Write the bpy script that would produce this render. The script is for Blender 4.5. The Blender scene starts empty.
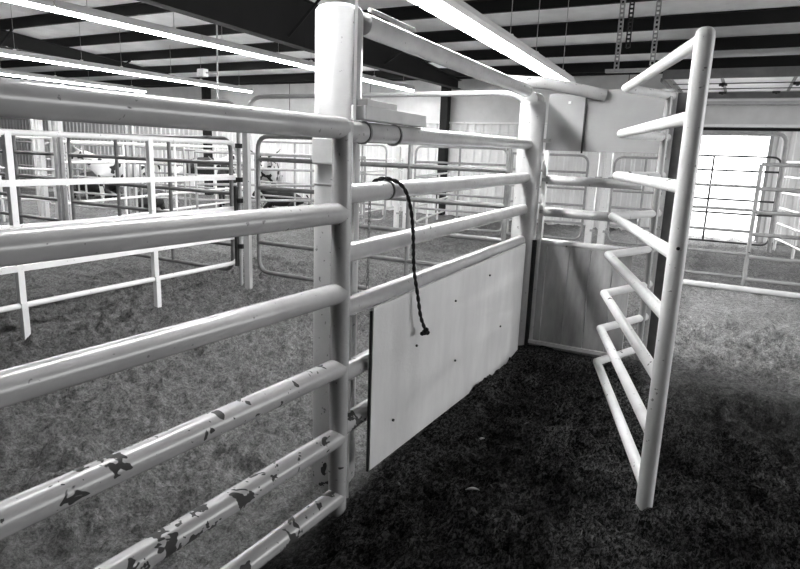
import bpy, bmesh, math, random
import numpy as np
from mathutils import Vector, Matrix
random.seed(4)
rng = np.random.RandomState(4)
SC = bpy.context.scene
COL = SC.collection

# ---------------------------------------------------------------- camera
# world: X right across the alley, Y along the alley towards the back wall, Z up, eye 1.6 m
cam_d = bpy.data.cameras.new('camera'); cam = bpy.data.objects.new('camera', cam_d); COL.objects.link(cam)
cam_d.sensor_fit = 'HORIZONTAL'; cam_d.sensor_width = 36; cam_d.lens = 27.605; cam_d.clip_start = 0.02
cam.matrix_world = Matrix(((0.874692, -0.131204, 0.466583, 0), (0.483392, 0.166035, -0.859514, 0),
                           (0.035302, 0.977353, 0.208652, 1.6), (0, 0, 0, 1)))
SC.camera = cam
# ---------------------------------------------------------------- world, exposure
w = bpy.data.worlds.new('world'); SC.world = w; w.use_nodes = True
bg = w.node_tree.nodes['Background']; bg.inputs[0].default_value = (1, 1, 1, 1); bg.inputs[1].default_value = 4.0
SC.view_settings.view_transform = 'Standard'; SC.view_settings.look = 'None'
SC.view_settings.gamma = 1; SC.view_settings.use_curve_mapping = False
SC.view_settings.exposure = 1.25
LAMP = 36.0          # emission strength of the fluorescent tubes

for nm, loc, sx, sy, rot in (('doorway_daylight', (-0.5, 15.6, 1.12), 1.8, 2.2, (math.radians(-90), 0, 0)), ('added_side_daylight', (9.2, 8.55, 1.75), 3.5, 8.6, (0, math.radians(90), 0))):
    ld = bpy.data.lights.new(nm, 'AREA'); ld.shape = 'RECTANGLE'; ld.size = sx; ld.size_y = sy; ld.cycles.is_portal = True   # sampling portals for the sky; the side doorway is added out of view
    lo = bpy.data.objects.new(nm, ld); COL.objects.link(lo); lo.location = loc; lo.rotation_euler = rot
# ---------------------------------------------------------------- materials
def new_mat(name):
    m = bpy.data.materials.new(name); m.use_nodes = True
    nt = m.node_tree; b = nt.nodes['Principled BSDF']
    return m, nt, b
def g3(v): return (v, v, v, 1)
def noise(nt, scale, detail=4, rough=0.55, stretch=None, dist=0.0):
    tc = nt.nodes.new('ShaderNodeTexCoord'); src = tc.outputs['Object']
    if stretch:
        mp = nt.nodes.new('ShaderNodeMapping'); mp.inputs['Scale'].default_value = stretch
        nt.links.new(src, mp.inputs[0]); src = mp.outputs[0]
    n = nt.nodes.new('ShaderNodeTexNoise'); n.inputs['Scale'].default_value = scale
    n.inputs['Detail'].default_value = detail; n.inputs['Roughness'].default_value = rough
    n.inputs['Distortion'].default_value = dist
    nt.links.new(src, n.inputs['Vector'])
    return n.outputs[0]
def ramp(nt, fac, stops):
    r = nt.nodes.new('ShaderNodeValToRGB'); e = r.color_ramp.elements
    while len(e) < len(stops): e.new(0.5)
    for i, (p, v) in enumerate(stops): e[i].position = p; e[i].color = g3(v)
    nt.links.new(fac, r.inputs[0]); return r.outputs[0]
def mixc(nt, fac, a, b, mode='MIX'):
    m = nt.nodes.new('ShaderNodeMix'); m.data_type = 'RGBA'; m.blend_type = mode
    for s, v in ((m.inputs[0], fac), (m.inputs[6], a), (m.inputs[7], b)):
        if isinstance(v, (int, float)): s.default_value = v if s == m.inputs[0] else g3(v)
        else: nt.links.new(v, s)
    return m.outputs[2]
def bump(nt, b, h, strength=0.3, dist=0.01):
    bp = nt.nodes.new('ShaderNodeBump'); bp.inputs['Strength'].default_value = strength
    bp.inputs['Distance'].default_value = dist
    nt.links.new(h, bp.inputs['Height']); nt.links.new(bp.outputs[0], b.inputs['Normal'])
def plain(name, v, rough=0.6, var=0.12, scale=6, metal=0.0, bmp=0.0, bscale=60, stretch=None):
    m, nt, b = new_mat(name)
    n = noise(nt, scale, 5, 0.6, stretch)
    c = ramp(nt, n, [(0.3, v * (1 - var)), (0.7, min(1, v * (1 + var)))])
    nt.links.new(c, b.inputs['Base Color']); b.inputs['Roughness'].default_value = rough
    b.inputs['Metallic'].default_value = metal
    if bmp: bump(nt, b, noise(nt, bscale, 4), bmp, 0.004)
    return m
def painted(name, v, chips, rough=0.24, chip_scale=7, dirt=0.12):
    """painted steel with grime and dark rust chips; chips 0..1"""
    m, nt, b = new_mat(name)
    base = ramp(nt, noise(nt, 5, 6, 0.65), [(0.3, v * (1 - dirt)), (0.65, min(1, v * 1.05))])
    th = 0.72 - 0.12 * chips
    ch = ramp(nt, noise(nt, chip_scale, 3, 0.62, dist=0.4), [(th, 0.0), (th + 0.012, 1.0)])
    sp = ramp(nt, noise(nt, chip_scale * 5, 2, 0.5), [(0.70, 0.0), (0.72, min(1, 0.4 + chips))])
    f = mixc(nt, 1.0, ch, sp, 'LIGHTEN')
    c = mixc(nt, f, base, 0.035)
    nt.links.new(c, b.inputs['Base Color'])
    nt.links.new(ramp(nt, f, [(0, rough), (1, 0.8)]), b.inputs['Roughness'])
    bump(nt, b, noise(nt, 90, 3), 0.12, 0.002)
    return m
M = dict(
    paint=painted('white_pipe_paint', 0.42, 0.2),
    chipped=painted('chipped_white_pipe_paint', 0.40, 1.2, chip_scale=9),
    postp=painted('speckled_post_paint', 0.38, 0.25, rough=0.42),
    bright=painted('bright_white_paint', 0.8, 0.05, dirt=0.05),
    gate=painted('gate_white_paint', 0.78, 0.22, rough=0.32),
    galv=plain('dull_galvanised_tube', 0.16, 0.45, 0.25, 9, 0.2),
    midt=plain('mid_grey_tube', 0.34, 0.45, 0.2, 9),
    darkt=plain('dark_tube', 0.035, 0.5, 0.2, 9),
    purlin=plain('dark_painted_purlin', 0.004, 0.9, 0.3, 4),
    deck=plain('light_roof_insulation', 0.85, 0.9, 0.1, 2),
    liner=plain('plain_wall_liner', 0.6, 0.85, 0.08, 3, bmp=0.1),
    corr=plain('corrugated_sheet_paint', 0.8, 0.5, 0.08, 2),
    board=plain('pale_plywood', 0.66, 0.7, 0.10, 5, bmp=0.35, bscale=45, stretch=(1, 1, 0.35)),
    plank=plain('worn_grey_planks', 0.36, 0.75, 0.35, 7, bmp=0.5, bscale=40, stretch=(1, 1, 0.2)),
    woodl=plain('painted_block', 0.62, 0.6, 0.1, 8, bmp=0.2),
    rope=plain('black_rope', 0.012, 0.85, 0.3, 40),
    ropeg=plain('grey_chain', 0.12, 0.5, 0.3, 40),
    rubber=plain('black_fitting', 0.015, 0.6, 0.2, 10),
    house=plain('lamp_housing', 0.5, 0.5, 0.05, 3),
    sheet=plain('plain_hanging_sheet', 0.33, 0.8, 0.08, 4),
    skyl=plain('pale_overhead_door_skin', 0.85, 0.6, 0.08, 3),
    dim=plain('dull_dark_wall_sheet', 0.06, 0.85, 0.1, 3),
    frame=plain('door_frame_metal', 0.14, 0.6, 0.2, 5),
    conc=plain('pale_outdoor_gravel', 0.55, 0.9, 0.1, 3),
    horn=plain('pale_horn', 0.4, 0.5, 0.2, 10), eye=plain('black_eye', 0.01, 0.15, 0.0, 10),
    straw=plain('pale_wood_shaving', 0.10, 0.8, 0.2, 10),
)
def emit(name, s):
    m, nt, b = new_mat(name); b.inputs['Base Color'].default_value = g3(0.8)
    b.inputs['Emission Color'].default_value = (1, 1, 1, 1); b.inputs['Emission Strength'].default_value = s
    return m
M['lamp'] = emit('fluorescent_tube_glow', LAMP); M['lamp_near'] = emit('near_tube_glow', LAMP * 1.15)
def soil(name, lo, hi, grain=1.0):
    m, nt, b = new_mat(name)
    a = noise(nt, 2.2, 8, 0.7); f = noise(nt, 26, 8, 0.75)
    c1 = ramp(nt, a, [(0.3, lo), (0.7, hi)])
    c2 = ramp(nt, f, [(0.3, 0.35), (0.68, 1.0)])
    c = mixc(nt, 1.0, c1, c2, 'MULTIPLY')
    nt.links.new(c, b.inputs['Base Color']); b.inputs['Roughness'].default_value = 0.95
    b.inputs['Specular IOR Level'].default_value = 0.1
    bump(nt, b, noise(nt, 55, 8, 0.8), 0.9 * grain, 0.02)
    return m
def ground_mat():
    """pale sandy dirt, with near-black wet bedding in and beside the alley; light and shade are partly painted into both colours"""
    m, nt, b = new_mat('arena_dirt')
    tc = nt.nodes.new('ShaderNodeTexCoord')
    at = nt.nodes.new('ShaderNodeAttribute'); at.attribute_name = 'damp_shade'
    f = noise(nt, 24, 8, 0.75); a = noise(nt, 1.6, 8, 0.7)
    sand = mixc(nt, 1.0, ramp(nt, a, [(0.3, 0.25), (0.7, 0.42)]), ramp(nt, f, [(0.36, 0.35), (0.60, 1.0)]), 'MULTIPLY')
    a2 = nt.nodes.new('ShaderNodeAttribute'); a2.attribute_name = 'dry_lit'
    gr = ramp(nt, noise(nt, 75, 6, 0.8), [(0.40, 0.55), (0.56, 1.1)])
    sand = mixc(nt, 1.0, mixc(nt, a2.outputs['Fac'], sand, mixc(nt, 1.0, sand, 2.4, 'MULTIPLY')), gr, 'MULTIPLY')  # brightens the sand, painting extra light into its colour
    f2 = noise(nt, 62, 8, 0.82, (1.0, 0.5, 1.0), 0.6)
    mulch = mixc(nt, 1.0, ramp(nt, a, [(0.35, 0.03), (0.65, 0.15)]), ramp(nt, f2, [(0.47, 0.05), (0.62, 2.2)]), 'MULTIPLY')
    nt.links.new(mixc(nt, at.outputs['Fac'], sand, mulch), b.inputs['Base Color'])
    b.inputs['Roughness'].default_value = 0.9; b.inputs['Specular IOR Level'].default_value = 0.15
    bump(nt, b, noise(nt, 38, 10, 0.82), 1.0, 0.07)
    return m
M['ground'] = ground_mat()

# ---------------------------------------------------------------- mesh helpers
class MB:
    def __init__(s): s.v = []; s.f = []; s.sm = []
    def add(s, vs, fs, smooth=False):
        o = len(s.v); s.v += [tuple(p) for p in vs]
        s.f += [tuple(i + o for i in f) for f in fs]; s.sm += [smooth] * len(fs)
        return s
    def tube(s, pts, r, n=14, caps=True, rot=0.0, r2=None):
        pts = [Vector(p) for p in pts]; k = len(pts); T = []
        for i in range(k - 1): T.append((pts[i + 1] - pts[i]).normalized())
        up = Vector((0, 0, 1)) if abs(T[0].z) < 0.95 else Vector((0, 1, 0))
        u = T[0].cross(up).normalized(); rings = []
        for i in range(k):
            if i > 0:
                q = T[i - 1].rotation_difference(T[min(i, k - 2)]); 
                if i < k - 1: un = q @ u
                else: un = u
            else: un = u
            tin = T[max(0, i - 1)]; tp = T[min(i, k - 2)]
            if 0 < i < k - 1:
                nrm = (tin + tp).normalized(); base = tin
            else: nrm = tp if i == 0 else tin; base = nrm
            uu = u; vv = base.cross(uu).normalized(); ring = []
            rr = r if r2 is None else r + (r2 - r) * i / (k - 1)
            for j in range(n):
                a = rot + 2 * math.pi * j / n
                d = (uu * math.cos(a) + vv * math.sin(a)) * rr
                t = -(d.dot(nrm)) / max(0.2, base.dot(nrm))
                ring.append(pts[i] + d + base * t)
            rings.append(ring); u = un
        vs = [p for rg in rings for p in rg]; fs = []
        for i in range(k - 1):
            for j in range(n):
                a = i * n + j; b = i * n + (j + 1) % n
                fs.append((a, b, b + n, a + n))
        s.add(vs, fs, n > 4)
        if caps:
            s.add(rings[0], [tuple(range(n))[::-1]]); s.add(rings[-1], [tuple(range(n))])
        return s
    def sq(s, pts, w): return s.tube(pts, w * 0.7071, 4, True, math.pi / 4)
    def box(s, c, d, rz=0.0, bev=0.0):
        bm = bmesh.new(); bmesh.ops.create_cube(bm, size=1)
        bmesh.ops.scale(bm, vec=d, verts=bm.verts)
        if bev: bmesh.ops.bevel(bm, geom=bm.edges[:], offset=bev, segments=2, affect='EDGES', profile=0.5)
        R = Matrix.Translation(c) @ Matrix.Rotation(rz, 4, 'Z')
        bm.verts.index_update()
        s.add([R @ v.co for v in bm.verts], [[v.index for v in f.verts] for f in bm.faces]); bm.free()
        return s
    def lathe(s, c, prof, n=24):   # prof: list of (r, z)
        vs = []; fs = []
        for r, z in prof:
            for j in range(n):
                a = 2 * math.pi * j / n; vs.append((c[0] + r * math.cos(a), c[1] + r * math.sin(a), c[2] + z))
        for i in range(len(prof) - 1):
            for j in range(n):
                a = i * n + j; b = i * n + (j + 1) % n; fs.append((a, b, b + n, a + n))
        s.add(vs, fs, True); return s
def arc(p0, c, p1, n=5):
    """rounded corner from p0 to p1 around corner c (quadratic)"""
    p0, c, p1 = Vector(p0), Vector(c), Vector(p1)
    return [p0 * (1 - t) ** 2 + c * 2 * t * (1 - t) + p1 * t * t for t in [i / n for i in range(n + 1)]]
def mesh_obj(name, mb, mat, origin=(0, 0, 0), parent=None):
    me = bpy.data.meshes.new(name); o0 = Vector(origin)
    me.from_pydata([tuple(Vector(p) - o0) for p in mb.v], [], mb.f); me.update()
    me.polygons.foreach_set('use_smooth', mb.sm); me.materials.append(mat)
    o = bpy.data.objects.new(name, me); COL.objects.link(o)
    if parent: o.parent = parent
    else: o.location = o0
    return o
def tag(o, label=None, cat=None, group=None, kind=None):
    if label: o['label'] = label
    if cat: o['category'] = cat
    if group: o['group'] = group
    if kind: o['kind'] = kind
    return o
class Thing:
    def __init__(s, name, loc, label=None, cat=None, group=None, kind=None):
        s.o = bpy.data.objects.new(name, None); COL.objects.link(s.o); s.o.location = loc; s.loc = Vector(loc)
        s.o.empty_display_size = 0.1
        tag(s.o, label, cat, group, kind)
    def part(s, name, mb, mat, label=None, kind=None, parent=None):
        o = mesh_obj(name, mb, mat, s.loc, parent or s.o)
        return tag(o, label, kind=kind)

# ================================================================ ground
def vnoise(x, y, seed):
    xi = np.floor(x).astype(np.int64); yi = np.floor(y).astype(np.int64); fx = x - xi; fy = y - yi
    fx = fx * fx * (3 - 2 * fx); fy = fy * fy * (3 - 2 * fy)
    def h(a, b):
        n = (a * 374761393 + b * 668265263 + seed * 1442695041) & 0xffffffff
        n = ((n ^ (n >> 13)) * 1274126177) & 0xffffffff
        return ((n ^ (n >> 16)) & 0xffff) / 65535.0
    return (h(xi, yi) * (1 - fx) + h(xi + 1, yi) * fx) * (1 - fy) + (h(xi, yi + 1) * (1 - fx) + h(xi + 1, yi + 1) * fx) * fy - 0.5
def fbm(x, y, s, o, seed, g=0.55):
    t = 0; a = 1
    for i in range(o): t = t + a * vnoise(x * s, y * s, seed + i); a *= g; s *= 2.07
    return t
def axis(lo, hi, a, b, fine, coarse):
    xs = list(np.arange(lo, a, coarse)) + list(np.arange(a, b, fine)) + list(np.arange(b, hi + coarse, coarse))
    return np.array(xs)
gx_ = axis(-36, 9, -6.2, 2.2, 0.022, 0.22); gy_ = axis(-9, 15.5, 0.6, 7.0, 0.022, 0.22)
XX, YY = np.meshgrid(gx_, gy_)
def smooth(e0, e1, v):
    t = np.clip((v - e0) / (e1 - e0), 0, 1); return t * t * (3 - 2 * t)
line = -1.42 - 0.045 * (YY - 2.1)
edge = XX - line + 0.03 * fbm(XX, YY, 6, 3, 91)
far = 5.3 + 0.9 * fbm(XX, YY, 0.8, 3, 33) - 0.35 * np.clip(XX, 0, 6)
damp_shade = smooth(-0.12, 0.05, edge) * (1 - smooth(-1.6, 0.5, YY - far) * smooth(-0.55, -0.3, XX)) * (1 - smooth(5.1, 5.25, YY) * (1 - smooth(-0.55, -0.3, XX)))  # wet bedding mask, which also paints light falloff into the floor colour
lump = fbm(XX, YY, 3.2, 6, 5, 0.62)
ridg = np.abs(fbm(XX, YY, 5.5, 4, 17)) 
clod = fbm(XX, YY, 11, 3, 57, 0.6)
fine_ = fbm(XX, YY, 17, 2, 71, 0.7)
Z = 0.06 * lump - 0.05 * ridg + 0.045 * clod + 0.11 * np.clip(clod - 0.15, 0, 1) + 0.03 * fine_ - 0.01
hoof = 0
for (hx, hy) in [(rng.uniform(-5, -1.8), rng.uniform(0.8, 6)) for _ in range(110)]:
    a = rng.uniform(0, 3); dx = XX - hx; dy = YY - hy
    u = dx * math.cos(a) + dy * math.sin(a); v = -dx * math.sin(a) + dy * math.cos(a)
    q = np.sqrt((u / 0.11) ** 2 + (v / 0.075) ** 2)
    hoof = hoof - 0.020 * (1 - smooth(0.75, 1.0, q)) + 0.012 * np.exp(-((q - 1.25) / 0.22) ** 2)
Z = Z + hoof * (1 - damp_shade)
Z = Z + 0.014 * np.sin(9.5 * (XX + 0.10 * YY) + 2 * fbm(XX, YY, 0.7, 2, 3)) * smooth(-3.2, -4.0, XX) * smooth(-9, -7, XX) # rake furrows
Z = Z * (1 - 0.6 * np.exp(-(edge / 0.25) ** 2)) * (1 - 0.75 * np.exp(-((YY - 5.05) / 0.3) ** 2) * (XX > -1.7)) * (1 - 0.6 * np.exp(-((YY - 9.0) / 0.3) ** 2))
Z = Z + 0.05 * np.exp(-(edge / 0.16) ** 2) * smooth(2.2, 2.5, YY) * (1 - smooth(3.6, 4.6, YY))     # bedding heaped on the board
Z = Z * np.where((XX > -6.3) & (XX < 2.3) & (YY > 0.4) & (YY < 7.2), 1, 0.8)
ny, nx = XX.shape
verts = np.stack([XX, YY, Z], -1).reshape(-1, 3)
idx = np.arange(nx * ny).reshape(ny, nx)
faces = np.stack([idx[:-1, :-1], idx[:-1, 1:], idx[1:, 1:], idx[1:, :-1]], -1).reshape(-1, 4)
me = bpy.data.meshes.new('floor'); me.vertices.add(len(verts)); me.vertices.foreach_set('co', verts.ravel())
me.loops.add(faces.size); me.loops.foreach_set('vertex_index', faces.ravel().astype(np.int32))
me.polygons.add(len(faces)); me.polygons.foreach_set('loop_start', np.arange(0, faces.size, 4, dtype=np.int32))
me.polygons.foreach_set('use_smooth', np.ones(len(faces), bool)); me.update(); me.validate()
at = me.attributes.new('damp_shade', 'FLOAT', 'POINT'); dry_lit = smooth(4.8, 6.0, YY) * (1 - smooth(8.9, 9.1, YY)) * smooth(-0.6, -0.4, XX) + 0.45 * smooth(8.9, 9.2, YY) * smooth(-4, -3, XX)  # pale sand at right and back, partly light painted into its colour
ad = me.attributes.new('dry_lit', 'FLOAT', 'POINT'); ad.data.foreach_set('value', dry_lit.ravel().astype(np.float32))
at = me.attributes['damp_shade']; at.data.foreach_set('value', damp_shade.ravel().astype(np.float32))
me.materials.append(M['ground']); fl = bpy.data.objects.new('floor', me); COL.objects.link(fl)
tag(fl, 'churned sandy dirt floor, near black wet bedding in the alley, light and shade partly painted in', kind='structure')
def gz(x, y):
    i = min(max(int(np.searchsorted(gx_, x)), 0), nx - 1); j = min(max(int(np.searchsorted(gy_, y)), 0), ny - 1)
    return float(Z[j, i])

# ================================================================ shell
EAVE = 3.72; WY = 15.5
def roofz(y): return EAVE + (WY - y) / 12 if y > 0 else EAVE + (WY + y) / 12
wall = Thing('wall_back', (0, WY, 0), 'back wall of ribbed steel sheets below a smooth grey liner', kind='structure')
def corr_sheet(x0, x1, z0, z1, y):
    xs = []; x = x0; p = 0.225
    prof = [(0, 0), (0.115, 0), (0.14, 0.03), (0.20, 0.03), (0.225, 0)]
    n = max(1, int(round((x1 - x0) / p)))
    s = (x1 - x0) / (n * p); pts = []
    for i in range(n):
        for (a, b) in prof[:-1]: pts.append((x0 + (i * p + a) * s, y - b))
    pts.append((x1, y)); mb = MB()
    vs = [(px, py, z0) for px, py in pts] + [(px, py, z1) for px, py in pts]; k = len(pts)
    mb.add(vs, [(i, i + 1, i + 1 + k, i + k) for i in range(k - 1)]); return mb
DX0, DX1, DZ = -1.45, 0.42, 2.23
x = -36.0
while x < 8.9:
    x1 = x + 0.9
    if x1 <= DX0 + 0.01 or x >= DX1 - 0.01:
        wall.part('corrugated_sheet', corr_sheet(x, x1 - 0.004, -0.1, 2.42, WY - random.uniform(0, 0.006)), M['corr'])
        x = x1
    else:
        if x < DX0: wall.part('corrugated_sheet', corr_sheet(x, DX0, -0.1, 2.42, WY), M['corr'])
        x = DX1
wall.part('liner_panel', MB().box((-13.5, WY + 0.03, 3.1), (45, 0.06, 1.4)), M['liner'])
wall.part('backing_panel', MB().box(((-36 + DX0) / 2, WY + 0.06, 1.15), (DX0 + 36, 0.04, 2.6)).box(((DX1 + 9) / 2, WY + 0.06, 1.15), (9 - DX1, 0.04, 2.6)), M['corr'])
wall.part('ledge_trim', MB().box(((-36 - 4.2) / 2, WY - 0.05, 2.45), (31.8, 0.08, 0.05)), M['bright'])
wall.part('header_beam', MB().box((3.3, WY - 0.08, 2.44), (11.4, 0.14, 0.06)), M['bright'])
wall.part('header_dark_trim', MB().box((3.3, WY - 0.05, 2.37), (11.4, 0.08, 0.06)), M['purlin'])  # black trim strip under the header beam
wall.part('door_lintel', MB().box(((DX0 + DX1) / 2, WY - 0.02, 2.30), (DX1 - DX0 + 0.2, 0.1, 0.14)), M['midt'])
for xx in (DX0, DX1): wall.part('door_jamb', MB().box((xx, WY - 0.03, 1.12), (0.07, 0.12, 2.24)), M['midt'])
for xx in (-15.85, -7.15): wall.part('column', MB().box((xx, WY - 0.16, 1.85), (0.2, 0.22, 3.7)), M['purlin'], 'black steel column against the back wall')
wall.part('eave_strut', MB().box((-13.5, WY - 0.06, EAVE - 0.08), (45, 0.1, 0.16)), M['purlin'])
for xx in (-3.9, -2.6, -9.6, -12.5): wall.part('liner_joint', MB().box((xx, WY - 0.003, 3.1), (0.02, 0.01, 1.3)), M['frame'])
tag(mesh_obj('wall_left', MB().box((-36.1, 3.2, 2.4), (0.1, 24.8, 4.9)), M['dim']), 'far left side wall of the barn', kind='structure')
tag(mesh_obj('wall_right', MB().box((9.1, -2.5, 2.4), (0.1, 13.4, 4.9)).box((9.1, 14.25, 2.4), (0.1, 2.7, 4.9)).box((9.1, 8.55, 4.2), (0.1, 8.7, 1.4)), M['dim']), 'right side wall of the barn with a wide doorway added out of view', kind='structure')  # doorway gap added out of view to bring daylight from the right
tag(mesh_obj('wall_front', MB().box((-13.5, -9.1, 2.2), (45.2, 0.1, 4.6)), M['dim']), 'wall behind the viewer', kind='structure')
# outside ground seen through the doorway
tag(mesh_obj('outside_ground', MB().box((0, 35, -0.1), (60, 38.8, 0.1)).box((24.6, 3, -0.1), (31, 25, 0.1)), M['conc']), 'pale sunlit ground outside the doorway', kind='structure')

ceil = Thing('ceiling', (0, 0, EAVE), 'sloping roof of pale insulation over black purlins', kind='structure')
mb = MB()
for (ya, yb) in ((0, WY + 0.1), (-9.2, 0)):
    mb.add([(-36.2, ya, roofz(ya)), (9.2, ya, roofz(ya)), (9.2, yb, roofz(yb)), (-36.2, yb, roofz(yb)),
            (-36.2, ya, roofz(ya) + .1), (9.2, ya, roofz(ya) + .1), (9.2, yb, roofz(yb) + .1), (-36.2, yb, roofz(yb) + .1)],
           [(0, 3, 2, 1), (4, 5, 6, 7), (0, 1, 5, 4), (2, 3, 7, 6), (1, 2, 6, 5), (0, 4, 7, 3)])
ceil.part('roof_deck', mb, M['deck'])
y = 14.93
while y > -8.5:
    z = roofz(y) ; p = MB()
    p.box((-13.5, y, z - 0.105), (45, 0.012, 0.20)); p.box((-13.5, y + 0.035, z - 0.20), (45, 0.07, 0.012)); p.box((-13.5, y - 0.035, z - 0.008), (45, 0.07, 0.012))
    o = ceil.part('purlin', p, M['purlin'])
    y -= 1.55
for xr, lift in ((-15.5, 0.42), (-6.85, 0)):
    p = MB()
    prof = [(15.4, 3.30 + lift * .6), (9.0, 3.28 + lift), (5.5, 3.36 + lift), (0.0, 3.9 + lift)]
    for a, b in zip(prof[:-1], prof[1:]):
        for (dx, zt, zb) in ((0.006, None, None),):
            ta, tb = roofz(a[0]) - 0.21, roofz(b[0]) - 0.21
            vs = [(xr - dx, a[0], a[1]), (xr + dx, a[0], a[1]), (xr + dx, a[0], ta), (xr - dx, a[0], ta),
                  (xr - dx, b[0], b[1]), (xr + dx, b[0], b[1]), (xr + dx, b[0], tb), (xr - dx, b[0], tb)]
            p.add(vs, [(0, 1, 2, 3), (4, 7, 6, 5), (0, 4, 5, 1), (1, 5, 6, 2), (2, 6, 7, 3), (3, 7, 4, 0)])
        for (za, zb) in ((a[1], b[1]), (ta - 0.012, tb - 0.012)):
            vs = [(xr - .1, a[0], za), (xr + .1, a[0], za), (xr + .1, a[0], za + .012), (xr - .1, a[0], za + .012),
                  (xr - .1, b[0], zb), (xr + .1, b[0], zb), (xr + .1, b[0], zb + .012), (xr - .1, b[0], zb + .012)]
            p.add(vs, [(0, 1, 2, 3), (4, 7, 6, 5), (0, 4, 5, 1), (1, 5, 6, 2), (2, 6, 7, 3), (3, 7, 4, 0)])
    ceil.part('rafter', p, M['purlin'])
    for yb in (8.7, 11.8):       # flange braces
        ceil.part('flange_brace', MB().sq([(xr + 0.05, yb - 0.3, 3.4), (xr + 0.55, yb, roofz(yb) - 0.2)], 0.04), M['purlin'])

# ---------------------------------------------------------------- fluorescent rows
def light_row(x, y0, y1, label, z=3.25, hw=0.055, lamp='lamp', rz=0.0):
    t = Thing('strip_light', (x, (y0 + y1) / 2, z), label, 'light', 'fluorescent rows under the roof')
    yy = y1; q = hw + 0.02
    while yy > y0 + 0.5:
        ya = max(y0, yy - 2.44); ym = (ya + yy) / 2
        h = MB()
        pr = [(-q, -0.015), (-q, 0.03), (-0.05, 0.09), (0.05, 0.09), (q, 0.03), (q, -0.015)]
        k = len(pr); vs = [(x + a, ya + 0.008, z + b) for a, b in pr] + [(x + a, yy - 0.008, z + b) for a, b in pr]
        h.add(vs, [((i + 1) % k, i, i + k, (i + 1) % k + k) for i in range(k)] + [tuple(range(k)), tuple(range(k, 2 * k))[::-1]])
        t.part('housing', h, M['house'])
        e = MB().box((x, ym, z - 0.032), (hw * 2, yy - ya - 0.05, 0.034))
        t.part('lens', e, M[lamp], 'glowing white lens')
        for yc in (yy - 0.5, ya + 0.5):
            t.part('hanger', MB().tube([(x, yc, z + 0.09), (x, yc, roofz(yc))], 0.004, 5), M['midt'])
            t.part('clip', MB().box((x, yc, z + 0.10), (0.05, 0.04, 0.03)), M['bright'])
        yy = ya
    t.o.rotation_euler = (0, 0, rz)
    return t
light_row(-2.02, 1.4, 8.7, 'widest and brightest fluorescent row, hanging low over the alley right of the thick post', 2.6, 0.062, 'lamp_near', 0.056)
light_row(-7.9, 3.6, 14.85, 'long fluorescent row crossing the upper left and passing behind the thick post')
light_row(-13.05, 3.6, 14.4, 'second fluorescent row from the top left, running just under the black rafter')
light_row(-16.9, 3.6, 13.8, 'lowest fluorescent row at upper left, ending short of the back wall')

# ================================================================ main pipe fence
RP = 0.043
def y2x_near(y): return -1.414 + 0.030 * (y - 2.083)
near = Thing('pipe_fence', (-1.42, 1.6, 0), 'near white pipe fence panel with six chipped rails running out at left', 'fence')
near_r = [(1.690, 1.690, 'paint'), (1.355, 1.362, 'paint'), (1.022, 1.036, 'paint'), (0.692, 0.716, 'chipped'), (0.372, 0.392, 'chipped'), (0.082, 0.098, 'chipped')]
for (z1, z0, mt) in near_r:
    near.part('rail', MB().tube([(y2x_near(-0.9), -0.9, z0 - 0.0), (y2x_near(2.08), 2.08, z1)], RP, 20), M[mt])
near.part('end_post', MB().tube([(-1.414, 2.083, -0.15), (-1.414, 2.083, 1.715)], 0.041, 20), M['paint'])
near.part('far_post', MB().tube([(y2x_near(-0.9), -0.9, -0.15), (y2x_near(-0.9), -0.9, 1.72)], 0.041, 20), M['paint'])
# thick post
TP = (-1.608, 2.33)
post = Thing('steel_post', (TP[0], TP[1], 0), 'thick round white steel post rising through the fence at centre', 'post')
R_ = 0.103
post.part('shaft', MB().lathe((TP[0], TP[1], 0), [(R_, -0.3), (R_, 2.185), (R_ - 0.012, 2.20), (R_ - 0.03, 2.206), (0.0, 2.21)], 32), M['postp'])
post.part('collar_plate', MB().box((-1.582, 2.235, 1.60), (0.150, 0.05, 0.115), 0.35, 0.008), M['woodl'], 'square plate on the post below the top rail')
post.part('weld_ring', MB().lathe((TP[0], TP[1], 1.455), [(R_, -0.006), (R_ + 0.004, 0), (R_, 0.006)], 32), M['postp'])
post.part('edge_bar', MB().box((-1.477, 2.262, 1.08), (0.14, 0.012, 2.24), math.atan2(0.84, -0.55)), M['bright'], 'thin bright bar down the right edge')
post.part('base_wrap', MB().lathe((TP[0], TP[1], 0.0), [(R_ + 0.002, -0.1), (R_ + 0.006, 0.10), (R_ + 0.006, 0.20), (R_, 0.215)], 32), M['chipped'], 'rust-edged wrap at the foot of the post')

fence2 = Thing('pipe_fence', (-1.5, 3.5, 0), 'white pipe fence between thick post and corner post, above the plywood', 'fence')
zz = [(1.68, 1.71), (1.428, 1.441), (1.18, 1.183), (0.94, 0.920), (0.645, 0.60), (0.392, 0.34)]
for (a, b) in zz:
    fence2.part('rail', MB().tube([(-1.432, 2.11, a), (-1.575, 5.0, b)], RP, 20), M['paint'] if a > 0.7 else M['chipped'])
for yc in (2.27, 2.56):
    xc = -1.432 - 0.0495 * (yc - 2.11)
    fence2.part('pipe_clamp', MB().lathe((0, 0, 0), [(0, 0)], 3) if False else MB().tube([(xc, yc - 0.006, 1.681), (xc, yc + 0.006, 1.681)], RP + 0.006, 20), M['frame'], 'thin dark ring round the top rail')
fence2.part('rope_ring', MB().tube([(-1.447, 2.50, 1.430), (-1.447, 2.508, 1.430)], RP + 0.004, 20), M['frame'])
blk = Thing('sliding_bar', (-1.455, 2.55, 1.73), 'stacked square blocks lying along the top rail beside the thick post', 'beam')
blk.part('lower_block', MB().box((-1.455, 2.545, 1.762), (0.075, 0.62, 0.058), 0.05, 0.004), M['woodl'])
blk.part('upper_block', MB().box((-1.45, 2.41, 1.805), (0.05, 0.28, 0.026), 0.05, 0.003), M['woodl'])
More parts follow.
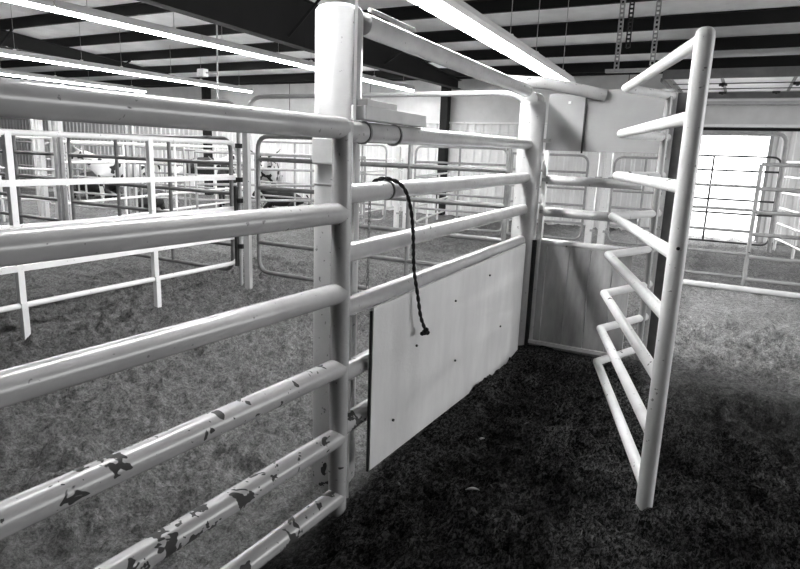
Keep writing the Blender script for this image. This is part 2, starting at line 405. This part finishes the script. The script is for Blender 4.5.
# corner post
CP = (-1.585, 5.10)
cpost = Thing('corner_post', (CP[0], CP[1], 0), 'round white corner post where the plywood meets the end planks', 'post')
cpost.part('shaft', MB().lathe((CP[0], CP[1], 0), [(0.105, -0.3), (0.105, 2.02), (0.10, 2.05), (0.0, 2.05)], 32), M['postp'])
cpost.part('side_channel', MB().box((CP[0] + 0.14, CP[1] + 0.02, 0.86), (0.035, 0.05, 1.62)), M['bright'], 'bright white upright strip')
cpost.part('saddle', MB().tube([(CP[0], CP[1] - 0.08, 2.07), (CP[0], CP[1] + 0.10, 2.07)], 0.06, 16), M['postp'])
# overhead pipe
ov = Thing('overhead_pipe', (-1.58, 3.6, 2.14), 'long overhead pipe from thick post to corner post with a bent cross arm', 'pipe')
ov.part('main_pipe', MB().tube([(-1.545, 2.42, 2.148), (-1.60, 4.95, 2.125)], 0.048, 20), M['paint'])
ov.part('rear_pipe', MB().tube([(-1.50, 2.40, 2.20), (-1.52, 2.85, 2.20)], 0.010, 10), M['midt'])
ov.part('cross_arm', MB().tube([(-1.86, 5.03, 2.215), (-1.47, 5.03, 2.19), (-1.06, 5.28, 2.115)], 0.047, 18), M['paint'])
# plywood board
bd = Thing('plywood_board', (-1.45, 3.6, 0), 'pale plywood sheet lining the left side of the dark alley', 'panel')
nseg = 1
b = MB()
xa, xb = -1.378, -1.515
vs = [(xa, 2.27, 0.135), (xa + .018, 2.27, 0.135), (xa + .018, 2.27, 0.912), (xa, 2.27, 0.912),
      (xb, 4.9, -0.06), (xb + .02, 4.9, -0.06), (xb + .02, 4.9, 0.900), (xb, 4.9, 0.900)]
b.add(vs, [(0, 1, 2, 3), (4, 7, 6, 5), (0, 4, 5, 1), (1, 5, 6, 2), (2, 6, 7, 3), (3, 7, 4, 0)])
bd.part('sheet', b, M['board'])
bd.part('top_edge_strip', MB().sq([(xa + .012, 2.27, 0.918), (xb + .012, 4.9, 0.906)], 0.014), M['bright'])
bd.part('near_edge_strip', MB().box((xa + 0.008, 2.266, 0.52), (0.012, 0.006, 0.78)), M['rubber'])
for (yy, zz_) in ((2.75, 0.62), (3.3, 0.75), (3.35, 0.36), (4.3, 0.35), (2.5, 0.3), (3.95, 0.8)):
    xs_ = xa + .022 + (xb - xa) * (yy - 2.27) / 2.73
    bd.part('bolt_head', MB().tube([(xs_ - .004, yy, zz_), (xs_ + .004, yy, zz_)], 0.007, 8), M['rubber'])

# ---------------------------------------------------------------- rope over the second rail
def twisted(pts, r, name, mat, label, cat):
    P = [Vector(p) for p in pts]
    # catmull resample
    out = []
    Q = [P[0]] + P + [P[-1]]
    for i in range(1, len(Q) - 2):
        for k in range(14):
            t = k / 14; p0, p1, p2, p3 = Q[i - 1], Q[i], Q[i + 1], Q[i + 2]
            out.append(0.5 * ((2 * p1) + (p2 - p0) * t + (2 * p0 - 5 * p1 + 4 * p2 - p3) * t * t + (3 * p1 - p0 - 3 * p2 + p3) * t ** 3))
    out.append(P[-1]); mb = MB(); L = 0
    for s in range(2):
        L = 0; path = []
        for i, p in enumerate(out):
            if i: L += (p - out[i - 1]).length
            d = (out[min(i + 1, len(out) - 1)] - out[max(i - 1, 0)]).normalized()
            u = d.cross(Vector((0.3, 1, 0.2))).normalized(); v = d.cross(u)
            a = L / 0.02 * 1.6 + s * math.pi
            path.append(p + (u * math.cos(a) + v * math.sin(a)) * r * 0.5)
        mb.tube(path, r * 0.68, 7)
    return mb
rope = Thing('lead_rope', (-1.40, 2.6, 1.43), 'black twisted rope hung over the second rail, knotted at its lower end', 'rope')
rope.part('strand', twisted([(-1.50, 2.43, 1.44), (-1.478, 2.455, 1.475), (-1.44, 2.50, 1.484), (-1.395, 2.55, 1.455), (-1.378, 2.60, 1.38), (-1.368, 2.63, 1.25),
                          (-1.366, 2.655, 1.05), (-1.350, 2.68, 0.90), (-1.335, 2.69, 0.80), (-1.33, 2.725, 0.735), (-1.33, 2.735, 0.71)], 0.0085, 'x', None, 0, 0), M['rope'])
kn = MB()
for (dx, dy, dz, rr) in ((0, 0, 0, .016), (0.004, 0.022, -0.006, .014), (-0.004, -0.02, -0.003, .012), (0.006, 0.008, 0.014, .012)):
    kn.lathe((-1.33 + dx, 2.735 + dy, 0.705 + dz), [(0.001, -rr), (rr * .8, -rr * .6), (rr, 0), (rr * .8, rr * .6), (0.001, rr)], 10)
rope.part('knot', kn, M['rope'])
ch = Thing('hanging_chain', (-1.50, 2.45, 0.95), 'thin grey chain hanging behind the second rail beside the rope', 'chain')
for i in range(27):
    z = 1.43 - i * 0.019; a = (i % 2) * math.pi / 2; r = 0.006
    ring = [(-1.50 + math.cos(a) * r * math.cos(t), 2.44 + math.sin(a) * r * math.cos(t), z + 0.013 * math.sin(t)) for t in [k * math.pi / 4 for k in range(9)]]
    ch.part('link', MB().tube(ring, 0.0025, 5), M['ropeg'])

# ---------------------------------------------------------------- end fence
ef = Thing('end_fence', (-1.0, 5.14, 0), 'pipe fence with grey planks closing the far end of the dark alley', 'fence')
EY = 5.13
for z in (1.43, 1.165):
    ef.part('rail', MB().tube([(-1.46, EY, z), (-0.68, EY, z - 0.003)], 0.038, 18), M['paint'])
ef.part('cap_rail', MB().tube([(-1.47, EY, 0.905), (-0.68, EY, 0.902)], 0.032, 18), M['paint'])
pw = [0.13, 0.19, 0.175, 0.18, 0.145]; x = -1.50
for i, wd in enumerate(pw):
    ef.part('plank', MB().box((x + wd / 2, EY - 0.012 + random.uniform(-.004, .004), 0.44), (wd - 0.007, 0.032, 0.90), 0, 0.003), M['plank']); x += wd
ef.part('bottom_strip', MB().box((-1.08, EY - 0.04, 0.035), (0.80, 0.03, 0.03)), M['bright'])
ef.part('corner_angle', MB().box((-1.475, EY - 0.05, 0.45), (0.03, 0.04, 0.95)), M['rubber'], 'dark upright strip in the corner')
ef.part('end_post', MB().tube([(-0.575, 5.24, -0.1), (-0.575, 5.24, 2.10)], 0.027, 14), M['paint'])
hs = Thing('hanging_sheet', (-1.1, 5.28, 1.66), 'smooth grey sheet above the end fence crossed by a slanting shadow', 'panel')
hs.part('left_sheet', MB().box((-1.355, 5.28, 1.90), (0.30, 0.015, 0.46)), M['sheet'])
hs.part('right_sheet', MB().box((-0.88, 5.295, 1.915), (0.66, 0.015, 0.49)), M['sheet'])
hs.part('joint', MB().box((-1.198, 5.272, 1.89), (0.012, 0.02, 0.47)), M['rubber'])
hs.part('bolt', MB().box((-1.33, 5.27, 2.06), (0.022, 0.01, 0.02)), M['bright'])
for sx in (-1.49, -0.57): hs.part('bracket', MB().box((sx, 5.27, 1.75), (0.05, 0.07, 0.03)), M['midt'])

# ---------------------------------------------------------------- bow gate
gt = Thing('bow_gate', (-0.4, 4.2, 0), 'white gate of eight pipes bent to a point between a leaning front post and channel', 'gate')
F = (-0.212, 2.93); A = (-0.80, 4.70); B = (-0.545, 5.34)
gt.part('front_post', MB().tube([(F[0], F[1], -0.12), (F[0], F[1], 2.115), ], 0.039, 22).lathe((F[0], F[1], 2.115), [(0.039, 0), (0.036, 0.018), (0.022, 0.032), (0.0, 0.036)], 22), M['gate'])
for z in (2.105, 1.795, 1.50, 1.205, 0.92, 0.625, 0.35, 0.085):
    gt.part('bent_rail', MB().tube([(F[0] - .01, F[1] + .02, z), (A[0], A[1], z), (B[0] - .008, B[1] - 0.02, z)], 0.030, 16), M['gate'])
rp = MB().box((-0.475, 5.37, 1.05), (0.12, 0.05, 2.16))
gt.part('rear_channel', rp, M['galv'], 'wide dull channel at the back of the gate')
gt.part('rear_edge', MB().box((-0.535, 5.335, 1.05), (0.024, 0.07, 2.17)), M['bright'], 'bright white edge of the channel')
gt.part('bolt_hole', MB().tube([(-0.206, 2.888, 1.24), (-0.206, 2.893, 1.24)], 0.008, 10), M['rubber'])

# ================================================================ pens
def panel(name, p0, p1, zs, w, mat, label, cat='fence', uprights=(), round0=False, round1=False, square=False, ends=True, z_low=None, group=None, rad=0.16, uw=None, umat=None):
    """a pen panel: rails at heights zs, end tubes (rounded where asked), uprights at fractions"""
    p0 = Vector((p0[0], p0[1], 0)); p1 = Vector((p1[0], p1[1], 0)); d = (p1 - p0).normalized(); L = (p1 - p0).length
    t = Thing(name, ((p0 + p1) / 2)[:], label, cat, group)
    top, low = max(zs), min(zs)
    tb = (lambda pts, ww: MB().sq(pts, ww)) if square else (lambda pts, ww: MB().tube(pts, ww / 2, 10))
    uz = Vector((0, 0, 1))
    def P(s, z): return p0 + d * s + uz * z
    frame = MB()
    for z in zs:
        if z in (top, low) and (round0 or round1): continue
        t.part('rail', tb([P(0, z), P(L, z)], w), mat)
    if round0 or round1:
        pts_t = []; r = rad
        a = arc(P(0, top - r), P(0, top), P(r, top)) if round0 else [P(0, top)]
        b_ = arc(P(L - r, top), P(L, top), P(L, top - r)) if round1 else [P(L, top)]
        c = arc(P(L, low + r), P(L, low), P(L - r, low)) if round1 else [P(L, low)]
        e = arc(P(r, low), P(0, low), P(0, low + r)) if round0 else [P(0, low)]
        if round0 and round1: path = a + b_ + c + e + [a[0]]
        elif round1: path = a + b_ + c + e
        else: path = c[::-1][::-1] + e + a + b_
        t.part('frame', MB().tube(path, w / 2, 10), mat)
        for s, fl_ in ((0, round0), (L, round1)):
            if not fl_: t.part('upright', tb([P(s, low), P(s, top)], w), mat)
    elif ends:
        for s in (0, L): t.part('post', tb([P(s, -0.05), P(s, top)], uw or w), umat or mat)
    for u in uprights:
        z0 = -0.08 if ends and not (round0 or round1) else low
        t.part('upright', tb([P(L * u, z0), P(L * u, top)], uw or w), umat or mat)
    return t
# left white pen line, X = -5
pl = panel('pen_fence', (-4.90, -1.2), (-5.10, 5.40), [1.655, 1.265, 0.91, 0.585, 0.275], 0.05, M['bright'],
           'white square tube pen panel running along the left behind the near rails', uprights=(0.195, 0.40, 0.605, 0.81), round1=True, square=True, rad=0.18)
for u in (0.605, 0.81):
    yy = -1.2 + 6.6 * u; pl.part('foot', MB().sq([(-4.90 - 0.18 * u, yy, -0.05), (-4.90 - 0.18 * u, yy, 0.3)], 0.05), M['bright'])
pt = Thing('pen_post', (-4.83, 5.24, 0), 'tall white square post carrying the arched pipe, left of thick post', 'post')
pt.part('shaft', MB().box((-4.83, 5.24, 1.0), (0.065, 0.065, 2.1), 0.2), M['paint'])
pt.part('latch_bar', MB().box((-4.96, 5.2, 0.72), (0.03, 0.04, 0.9)), M['rubber'], 'black slide latch')
for zq in (1.62, 1.25, 1.02, 0.78, 0.5): pt.part('latch_lug', MB().box((-4.92, 5.22, zq), (0.07, 0.05, 0.05)), M['rubber'])
pt.part('arch_pipe', MB().tube(arc((-4.81, 5.24, 1.9), (-4.81, 5.24, 2.14), (-4.58, 5.24, 2.14), 8) + arc((-1.95, 5.24, 2.14), (-1.66, 5.24, 2.14), (-1.66, 5.24, 1.9), 8), 0.022, 12), M['paint'], 'long arched pipe')
pt2 = Thing('pen_post', (-5.0, 5.3, 0), 'arched grey pipe ending just left of the tall square post', 'post')
pt2.part('arch_pipe', MB().tube([(-5.0, 5.3, -0.05), (-5.0, 5.3, 1.8)] + arc((-5.0, 5.3, 1.88), (-5.0, 5.3, 2.1), (-5.22, 5.3, 2.1), 8) + [(-8.4, 5.3, 2.14)], 0.024, 12), M['midt'])
pt2.part('far_leg', MB().tube([(-8.38, 5.3, -0.05), (-8.38, 5.3, 2.14)], 0.024, 12), M['midt'])
panel('pen_gate', (-4.72, 5.3), (-1.83, 5.3), [1.73, 1.485, 1.17, 0.86, 0.56, 0.22], 0.048, M['galv'], 'dark tube gate across the pen seen behind the plywood side', 'gate',
      uprights=(0.66,), round0=True, rad=0.15)
panel('pen_gate', (-8.15, 5.35), (-5.17, 5.35), [1.70, 1.42, 1.08, 0.78, 0.48, 0.17], 0.048, M['galv'], 'dark tube gate behind the white square tube panel at left', 'gate',
      uprights=(0.33, 0.66), round0=True, round1=True, rad=0.15)
for (xx, lab) in ((-8.30, 'pale square post at the left end of the dark tube gate'),):
    tag(mesh_obj('pen_post', MB().box((xx, 5.33, 0.85), (0.05, 0.05, 1.7)), M['paint'], (xx, 5.33, 0)), lab, 'post')
tag(mesh_obj('pen_post', MB().tube([(-1.72, 5.5, -0.05), (-1.72, 5.5, 1.5)], 0.018, 10), M['darkt'], (-1.72, 5.5, 0)), 'thin black upright just left of the corner post', 'post')
# left lane beyond
panel('pen_fence', (-12.6, 5.4), (-8.5, 5.4), [1.70, 1.42, 1.08, 0.78, 0.48, 0.17], 0.05, M['galv'], 'dark pen panel at the far left edge, behind the white posts', uprights=(0.25, 0.5, 0.75), round0=True, round1=True)
panel('pen_fence', (-8.7, 5.5), (-10.3, 11.2), [1.6, 1.3, 1.0, 0.7, 0.4], 0.045, M['bright'], 'white pen panel running away at far left toward the lying cattle', uprights=(0.25, 0.5, 0.75))
panel('pen_fence', (-14.2, 6.4), (-11.5, 7.5), [1.65, 1.35, 1.05, 0.75, 0.45], 0.05, M['bright'], 'short white pen panel at the far left edge beside tall paired posts', uprights=(0.5,))
for xx, lab in ((-12.48, 'leftmost of four tall white posts at far left'), (-12.31, 'second from left of four tall white posts at far left'),
                (-11.90, 'third from left of four tall white posts at far left'), (-11.68, 'rightmost of four tall white posts at far left')):
    tag(mesh_obj('pen_post', MB().sq([(xx, 7.5, -0.1), (xx, 7.5, 2.5)], 0.085), M['bright'], (xx, 7.5, 0)), lab, 'post', 'tall white posts at far left')
for xx, lab in ((-9.75, 'left one of two pale posts in front of the spotted cow'), (-9.58, 'right one of two pale posts in front of the spotted cow')):
    tag(mesh_obj('pen_post', MB().sq([(xx, 7.5, -0.1), (xx, 7.5, 2.2)], 0.05), M['paint'], (xx, 7.5, 0)), lab, 'post', 'paired pale posts')
# mid rows
Z6 = [1.76, 1.45, 1.14, 0.82, 0.50, 0.16]
rowlab = ['rounded pen panel against the back wall in front of the white lying animal', 'rounded pen panel left of the thick post, horned cow behind it',
          'rounded pen panel just right of the thick post below the block', 'rounded pen panel behind the rope, black column beyond it']
for (a, b_, lab, m_) in ((-10.25, -8.0, rowlab[1], 'midt'), (-7.9, -6.68, rowlab[2], 'midt'), (-5.98, -4.0, rowlab[3], 'midt')):
    panel('pen_fence', (a, 11.5), (b_, 11.5), Z6, 0.045, M[m_], lab, uprights=(0.5,), round0=True, round1=True)
panel('pen_fence', (-3.9, 11.5), (-2.50, 11.6), [1.68, 1.38, 1.08, 0.78, 0.45, 0.15], 0.045, M['midt'], 'rounded pen panel just right of the corner post, above the end planks', round1=True)
panel('pen_fence', (-2.05, 11.7), (-0.75, 11.8), [1.68, 1.38, 1.08, 0.78, 0.45, 0.15], 0.045, M['midt'], 'rounded pen panel behind the pointed gate', uprights=(0.4, 0.7), round0=True)
for k, (xx, lab) in enumerate(((-6.42, 'white post behind the rope, left one of two'), (-6.2, 'white post behind the rope, right one of two'),
                (-2.36, 'white post above the end planks, left one of two'), (-2.13, 'white post above the end planks, right one of two'))):
    p = Thing('pen_post', (xx, 11.55, 0), lab, 'post')
    p.part('shaft', MB().box((xx, 11.55, 0.85), (0.12 if xx > -3 else 0.09, 0.08, 1.78)), M['bright'])
    for zz_ in (0.35, 1.3): p.part('hinge_lug', MB().box((xx + 0.09, 11.5, zz_), (0.12, 0.04, 0.04)), M['midt'])
# lane panels running to the back wall
panel('pen_fence', (-8.0, 11.7), (-8.3, 15.2), Z6[1:], 0.04, M['bright'], 'white lane panel running to the back wall behind the chain', uprights=(0.33, 0.66))
panel('pen_fence', (-6.1, 11.8), (-6.9, 15.2), Z6[2:], 0.05, M['bright'], 'white lane panel running to the black column behind the rope', uprights=(0.33, 0.66))
panel('pen_fence', (-13.6, 11.0), (-10.4, 11.3), [1.5, 1.2, 0.9, 0.6, 0.3], 0.05, M['midt'], 'grey pen panel in front of the belted cow', uprights=(0.2, 0.45, 0.7))
panel('pen_fence', (-13.7, 8.4), (-10.2, 9.2), [1.55, 1.2, 0.85, 0.5, 0.2], 0.045, M['paint'], 'pale pen panel directly in front of the spotted cow', uprights=(0.3, 0.7), round0=True)
panel('pen_fence', (-19.5, 11.0), (-15.4, 11.0), [1.55, 1.2, 0.85, 0.5, 0.2], 0.05, M['midt'], 'grey pen panel at far left beyond the tall posts', uprights=(0.25, 0.5, 0.75))
panel('pen_fence', (-9.0, 8.4), (-6.9, 11.0), [1.5, 1.2, 0.9, 0.6, 0.3], 0.05, M['midt'], 'grey pen panel slanting away between the belted and horned cattle', uprights=(0.33, 0.66))
# right hand side
pr_ = panel('pen_fence', (-0.95, 9.55), (0.19, 9.55), [1.33, 1.02, 0.73, 0.42, 0.10], 0.042, M['midt'], 'grey rail panel across the bright doorway', ends=False)
panel('pen_fence', (0.19, 9.55), (3.4, 9.6), [1.63, 1.31, 1.0, 0.70, 0.39, 0.08], 0.055, M['paint'], 'pale rail panel right of the doorway reaching the picture edge', uprights=(0.5,))
tag(mesh_obj('ground_rail', MB().tube([(-0.9, 9.03, 0.03), (3.4, 8.97, 0.03)], 0.04, 10), M['bright'], (1.2, 9, 0)), 'white pipe lying along the ground in front of the doorway pens', 'pipe')
panel('pen_gate', (-0.95, 14.0), (0.60, 14.0), [1.78, 1.5, 0.93, 0.66, 0.08], 0.04, M['darkt'], 'black rounded gate inside the bright doorway', 'gate', uprights=(0.25,), round1=True)
panel('pen_fence', (0.72, 14.2), (1.5, 9.75), [1.70, 1.42, 1.12, 0.82, 0.52, 0.22], 0.05, M['bright'], 'white pen panel slanting toward the viewer at right edge', uprights=(0.3, 0.6))
for (xx, lab) in ((0.60, 'arched grey pipe beside the doorway'),):
    t = Thing('pen_post', (xx, 13.4, 0), lab, 'post')
    t.part('arch_pipe', MB().tube([(xx - .9, 13.4, 2.2)] + arc((xx - .2, 13.4, 2.2), (xx, 13.4, 2.2), (xx, 13.4, 2.0)) + [(xx, 13.4, -0.1)], 0.035, 10), M['midt'])

# ---------------------------------------------------------------- overhead door, tracks, hangers
od = Thing('overhead_door', (-0.2, 13.8, 3.1), 'open overhead door stored flat under the roof above the doorway', 'door')
for i in range(3):
    od.part('door_section', MB().box((0.3, 12.75 + i * 0.87, 3.12), (3.4, 0.85, 0.04)), M['skyl'])
for xx in (-1.38, -0.55, 0.55, 1.95): od.part('stile', MB().box((xx, 13.6, 3.09), (0.05, 2.5, 0.02)), M['frame'])
for yy in (13.2, 14.1): 
    od.part('strut_rod', MB().tube([(-1.4, yy, 3.07), (2.0, yy, 3.07)], 0.012, 6), M['frame'])
for (xx, yy) in ((-0.55, 13.2), (0.62, 13.2), (-0.6, 14.7), (0.35, 14.7)): od.part('hinge', MB().box((xx, yy, 3.05), (0.14, 0.1, 0.05), 0, .01).box((xx, yy, 3.03), (0.05, 0.16, 0.04), 0, .01), M['rubber'])
od.part('front_beam', MB().box((0.35, 12.32, 3.14), (3.7, 0.06, 0.16)), M['frame'])
od.part('rear_beam', MB().box((0.35, 15.2, 3.05), (3.7, 0.05, 0.12)), M['frame'])
od.part('track', MB().box((0.35, 15.28, 2.96), (3.7, 0.04, 0.04)), M['bright'])
od.part('spring_shaft', MB().tube([(-1.4, 15.25, 2.86), (2.2, 15.25, 2.86)], 0.02, 8), M['midt'])
for xx in (-1.5, 2.05): od.part('side_track', MB().box((xx, 13.8, 3.05), (0.05, 3.0, 0.06)), M['frame'])
sh = Thing('slotted_hanger', (-1.9, 10.25, 2.97), 'slotted steel hangers dropping from the roof to a flat plate', 'hanger')
def slotted(x, y, z0, z1, m):
    mb = MB()
    for dx in (-0.028, 0.028): mb.box((x + dx, y, (z0 + z1) / 2), (0.018, 0.03, z1 - z0))
    k = int((z1 - z0) / 0.06)
    for i in range(k + 1): mb.box((x, y, z0 + (z1 - z0) * i / k), (0.04, 0.03, 0.022))
    return mb
sh.part('strut', slotted(-1.92, 10.22, 2.97, roofz(10.25), 0), M['midt'])
sh.part('strut', slotted(-1.80, 10.30, 3.30, roofz(10.25), 0), M['rubber'])
sh.part('strut', slotted(-1.41, 10.22, 3.02, roofz(10.25), 0), M['midt'])
sh.part('plate', MB().box((-1.72, 10.2, 2.95), (0.70, 0.1, 0.05)), M['midt'])
cd = Thing('conduit', (-10.0, 10, 3.2), 'thin pale conduit with a small box hanging from the roof at left', 'conduit')
cd.part('tube', MB().tube([(-9.97, 10, 4.15), (-10.0, 10, 2.5)], 0.018, 8), M['paint'])
cd.part('junction_box', MB().box((-10.42, 10, 3.14), (0.2, 0.15, 0.16), 0, .02), M['bright'])
cd.part('arm', MB().tube([(-10.4, 10, 3.14), (-9.99, 10, 3.14)], 0.015, 8), M['paint'])

# ---------------------------------------------------------------- cattle
def cow_mat(name, kind):
    m, nt, b = new_mat(name); b.inputs['Roughness'].default_value = 0.8
    if kind == 'spotted': c = ramp(nt, noise(nt, 4.6, 1, 0.3), [(0.585, 0.62), (0.60, 0.012)])
    elif kind == 'black': c = ramp(nt, noise(nt, 2, 2), [(0.2, 0.01), (0.8, 0.02)])
    elif kind == 'horned': c = ramp(nt, noise(nt, 6.5, 1, 0.3), [(0.56, 0.6), (0.58, 0.012)])
    else:
        tc = nt.nodes.new('ShaderNodeTexCoord'); sx = nt.nodes.new('ShaderNodeSeparateXYZ'); nt.links.new(tc.outputs['Object'], sx.inputs[0])
        mr = nt.nodes.new('ShaderNodeMapRange'); mr.inputs[1].default_value = -1; mr.inputs[2].default_value = 1.4
        nt.links.new(sx.outputs[0], mr.inputs[0])
        c = ramp(nt, mr.outputs[0], [(0.22, 0.55), (0.24, 0.012), (0.55, 0.012), (0.57, 0.55)])
    nt.links.new(c, b.inputs['Base Color']); return m
def cow(loc, rz, kind, label, lying=False, s=1.0, headturn=0.0, group=None):
    t = Thing('cow', (0, 0, 0), label, 'cow', group)
    drop = -0.52 if lying else 0
    hc = math.cos(headturn); hs_ = math.sin(headturn)
    def hd(dx, dy, dz): return (0.78 + dx * hc - dy * hs_, dx * hs_ + dy * hc, 1.2 + dz + drop)
    V = [(-0.70, 0, 1.10 + drop, .21), (-0.30, 0, 1.02 + drop, .29), (0.15, 0, 0.98 + drop, .31), (0.48, 0, 1.03 + drop, .25),
         (0.66, 0, 1.12 + drop, .17), (*hd(.0, 0, .06), .14), (*hd(.18, 0, .12), .125), (*hd(.40, 0, -.10), .075), (*hd(.47, 0, -.18), .068)]
    E_ = [(i, i + 1) for i in range(8)]
    def chain(root, pts):
        prev = root
        for p in pts: V.append(p); E_.append((prev, len(V) - 1)); prev = len(V) - 1
    for sy in (-1, 1):
        if not lying:
            chain(0, [(-0.70, .17 * sy, .86, .13), (-0.58, .18 * sy, .64, .085), (-0.78, .17 * sy, .43, .05), (-0.75, .17 * sy, .12, .038), (-0.69, .17 * sy, .04, .05)])
            chain(3, [(0.46, .17 * sy, .78, .11), (0.47, .16 * sy, .42, .055), (0.46, .16 * sy, .12, .04), (0.50, .16 * sy, .04, .05)])
        else:
            chain(0, [(-0.62, .24 * sy, .40, .13), (-0.30, .36 * sy, .22, .08), (-0.55, .40 * sy, .07, .05), (-0.30, .42 * sy, .05, .045)])
            chain(3, [(0.46, .20 * sy, .30, .10), (0.72, .24 * sy, .10, .055), (0.48, .26 * sy, .06, .042), (0.40, .27 * sy, .05, .045)])
    me = bpy.data.meshes.new('body'); me.from_pydata([v[:3] for v in V], E_, []); me.update()
    tmp = bpy.data.objects.new('tmp', me); COL.objects.link(tmp)
    sk = tmp.modifiers.new('s', 'SKIN'); sk.use_smooth_shade = True
    for i, v in enumerate(V): me.skin_vertices[0].data[i].radius = (v[3], v[3] * (1.12 if i < 5 else 1))
    me.skin_vertices[0].data[0].use_root = True
    ss = tmp.modifiers.new('ss', 'SUBSURF'); ss.levels = 2; ss.render_levels = 2
    dg = bpy.context.evaluated_depsgraph_get(); ev = tmp.evaluated_get(dg)
    m2 = bpy.data.meshes.new_from_object(ev); bpy.data.objects.remove(tmp)
    m2.polygons.foreach_set('use_smooth', [True] * len(m2.polygons)); m2.materials.clear(); m2.materials.append(cow_mat('hide_' + kind, kind))
    body = bpy.data.objects.new('body', m2); COL.objects.link(body); body.parent = t.o
    for sy in (-1, 1):
        h0 = Vector(hd(.16, .09 * sy, .20)); h1 = Vector(hd(.18, .30 * sy, .24)); h2 = Vector(hd(.22, .42 * sy, .40))
        t.part('horn', MB().tube(arc(h0, h1, h2, 6), 0.034, 8, r2=0.008), M['eye'] if kind == 'horned' else M['horn'])
        e0 = Vector(hd(.10, .12 * sy, .12)); e1 = Vector(hd(.08, .30 * sy, .10)); ear = MB()
        ear.tube([e0, e0.lerp(e1, .4), e0.lerp(e1, .75), e1], 0.03, 8, r2=0.012); ear.v = [(a, b, e0.z + (c - e0.z) * 1.9) for a, b, c in ear.v]
        t.part('ear', ear, M['eye'])
        ec = Vector(hd(.27, .095 * sy, .06)); t.part('eye', MB().lathe(ec, [(0, -.02), (.017, -.01), (.02, 0), (.017, .01), (0, .02)], 8), M['eye'])
    t.part('tail', MB().tube(arc((-.88, 0, 1.15 + drop), (-1.02, 0, 1.05 + drop), (-.98, 0.03, max(.1, .45 + drop)), 6), 0.03, 8, r2=0.018), m2.materials[0])
    t.o.location = (loc[0], loc[1], 0); t.o.rotation_euler = (0, 0, rz); t.o.scale = (s, s, s)
    return t
R = math.radians
cow((-14.4, 10.85), R(232), 'spotted', 'white cow with small black spots behind the far left rails', headturn=R(-15))
cow((-13.55, 12.85), R(55), 'belted', 'white cow with a broad black belt behind the grey rails')
cow((-11.95, 12.2), R(-50), 'black', 'black cow half hidden behind the tall square post', s=0.85)
cow((-11.75, 13.7), R(-58), 'horned', 'white horned cow facing the viewer, just left of the thick post')
cow((-16.6, 11.6), R(20), 'black', 'black cow lying at the far left behind the tall posts', lying=True)
cow((-12.2, 9.9), R(150), 'black', 'black calf lying in front of the belted cow', lying=True, s=0.75)
cow((-10.6, 12.9), R(200), 'black', 'small black calf lying below the horned cow', lying=True, s=0.7)

# ---------------------------------------------------------------- straw and shavings
st = MB()
for i in range(350):
    x = random.uniform(-1.3, 1.8); y = random.uniform(1.0, 5.0)
    if random.random() < 0.35: x = random.uniform(-1.35, -0.2)
    z = gz(x, y) + 0.006; a = random.uniform(0, math.pi); L = random.uniform(0.006, 0.02); wd = random.uniform(0.0015, 0.004)
    c, s_ = math.cos(a), math.sin(a); tl = random.uniform(-.005, .005)
    st.add([(x - c * L - s_ * wd, y - s_ * L + c * wd, z), (x - c * L + s_ * wd, y - s_ * L - c * wd, z + .002),
            (x + c * L + s_ * wd, y + s_ * L - c * wd, z + .004 + tl), (x + c * L - s_ * wd, y + s_ * L + c * wd, z + .003 + tl)], [(0, 1, 2, 3)])
tag(mesh_obj('straw', st, M['straw']), 'scattered straw flecks on the dark wet bedding', 'straw', kind='stuff')
def shaving(px, py, L, a, lab):
    mb = MB(); z = gz(px, py) + 0.012; n = 7; vs = []
    for i in range(n + 1):
        t = i / n - 0.5; u = t * L; wv = 0.009 * math.cos(t * math.pi); bz = 0.010 * (1 - 4 * t * t)
        for sgn in (-1, 1): vs.append((px + u * math.cos(a) - sgn * wv * math.sin(a), py + u * math.sin(a) + sgn * wv * math.cos(a), z + bz - 0.003 * abs(sgn)))
    mb.add(vs, [(2 * i, 2 * i + 1, 2 * i + 3, 2 * i + 2) for i in range(n)], True)
    o = mesh_obj('wood_chip', mb, M['woodl'], (px, py, z)); md = o.modifiers.new('s', 'SOLIDIFY'); md.thickness = 0.003
    tag(o, lab, 'chip')
shaving(-0.958, 2.585, 0.07, 0.5, 'pale curled wood chip lying mid alley on the dark bedding')
shaving(-1.15, 3.2, 0.05, 1.2, 'small pale chip on the bedding near the plywood')
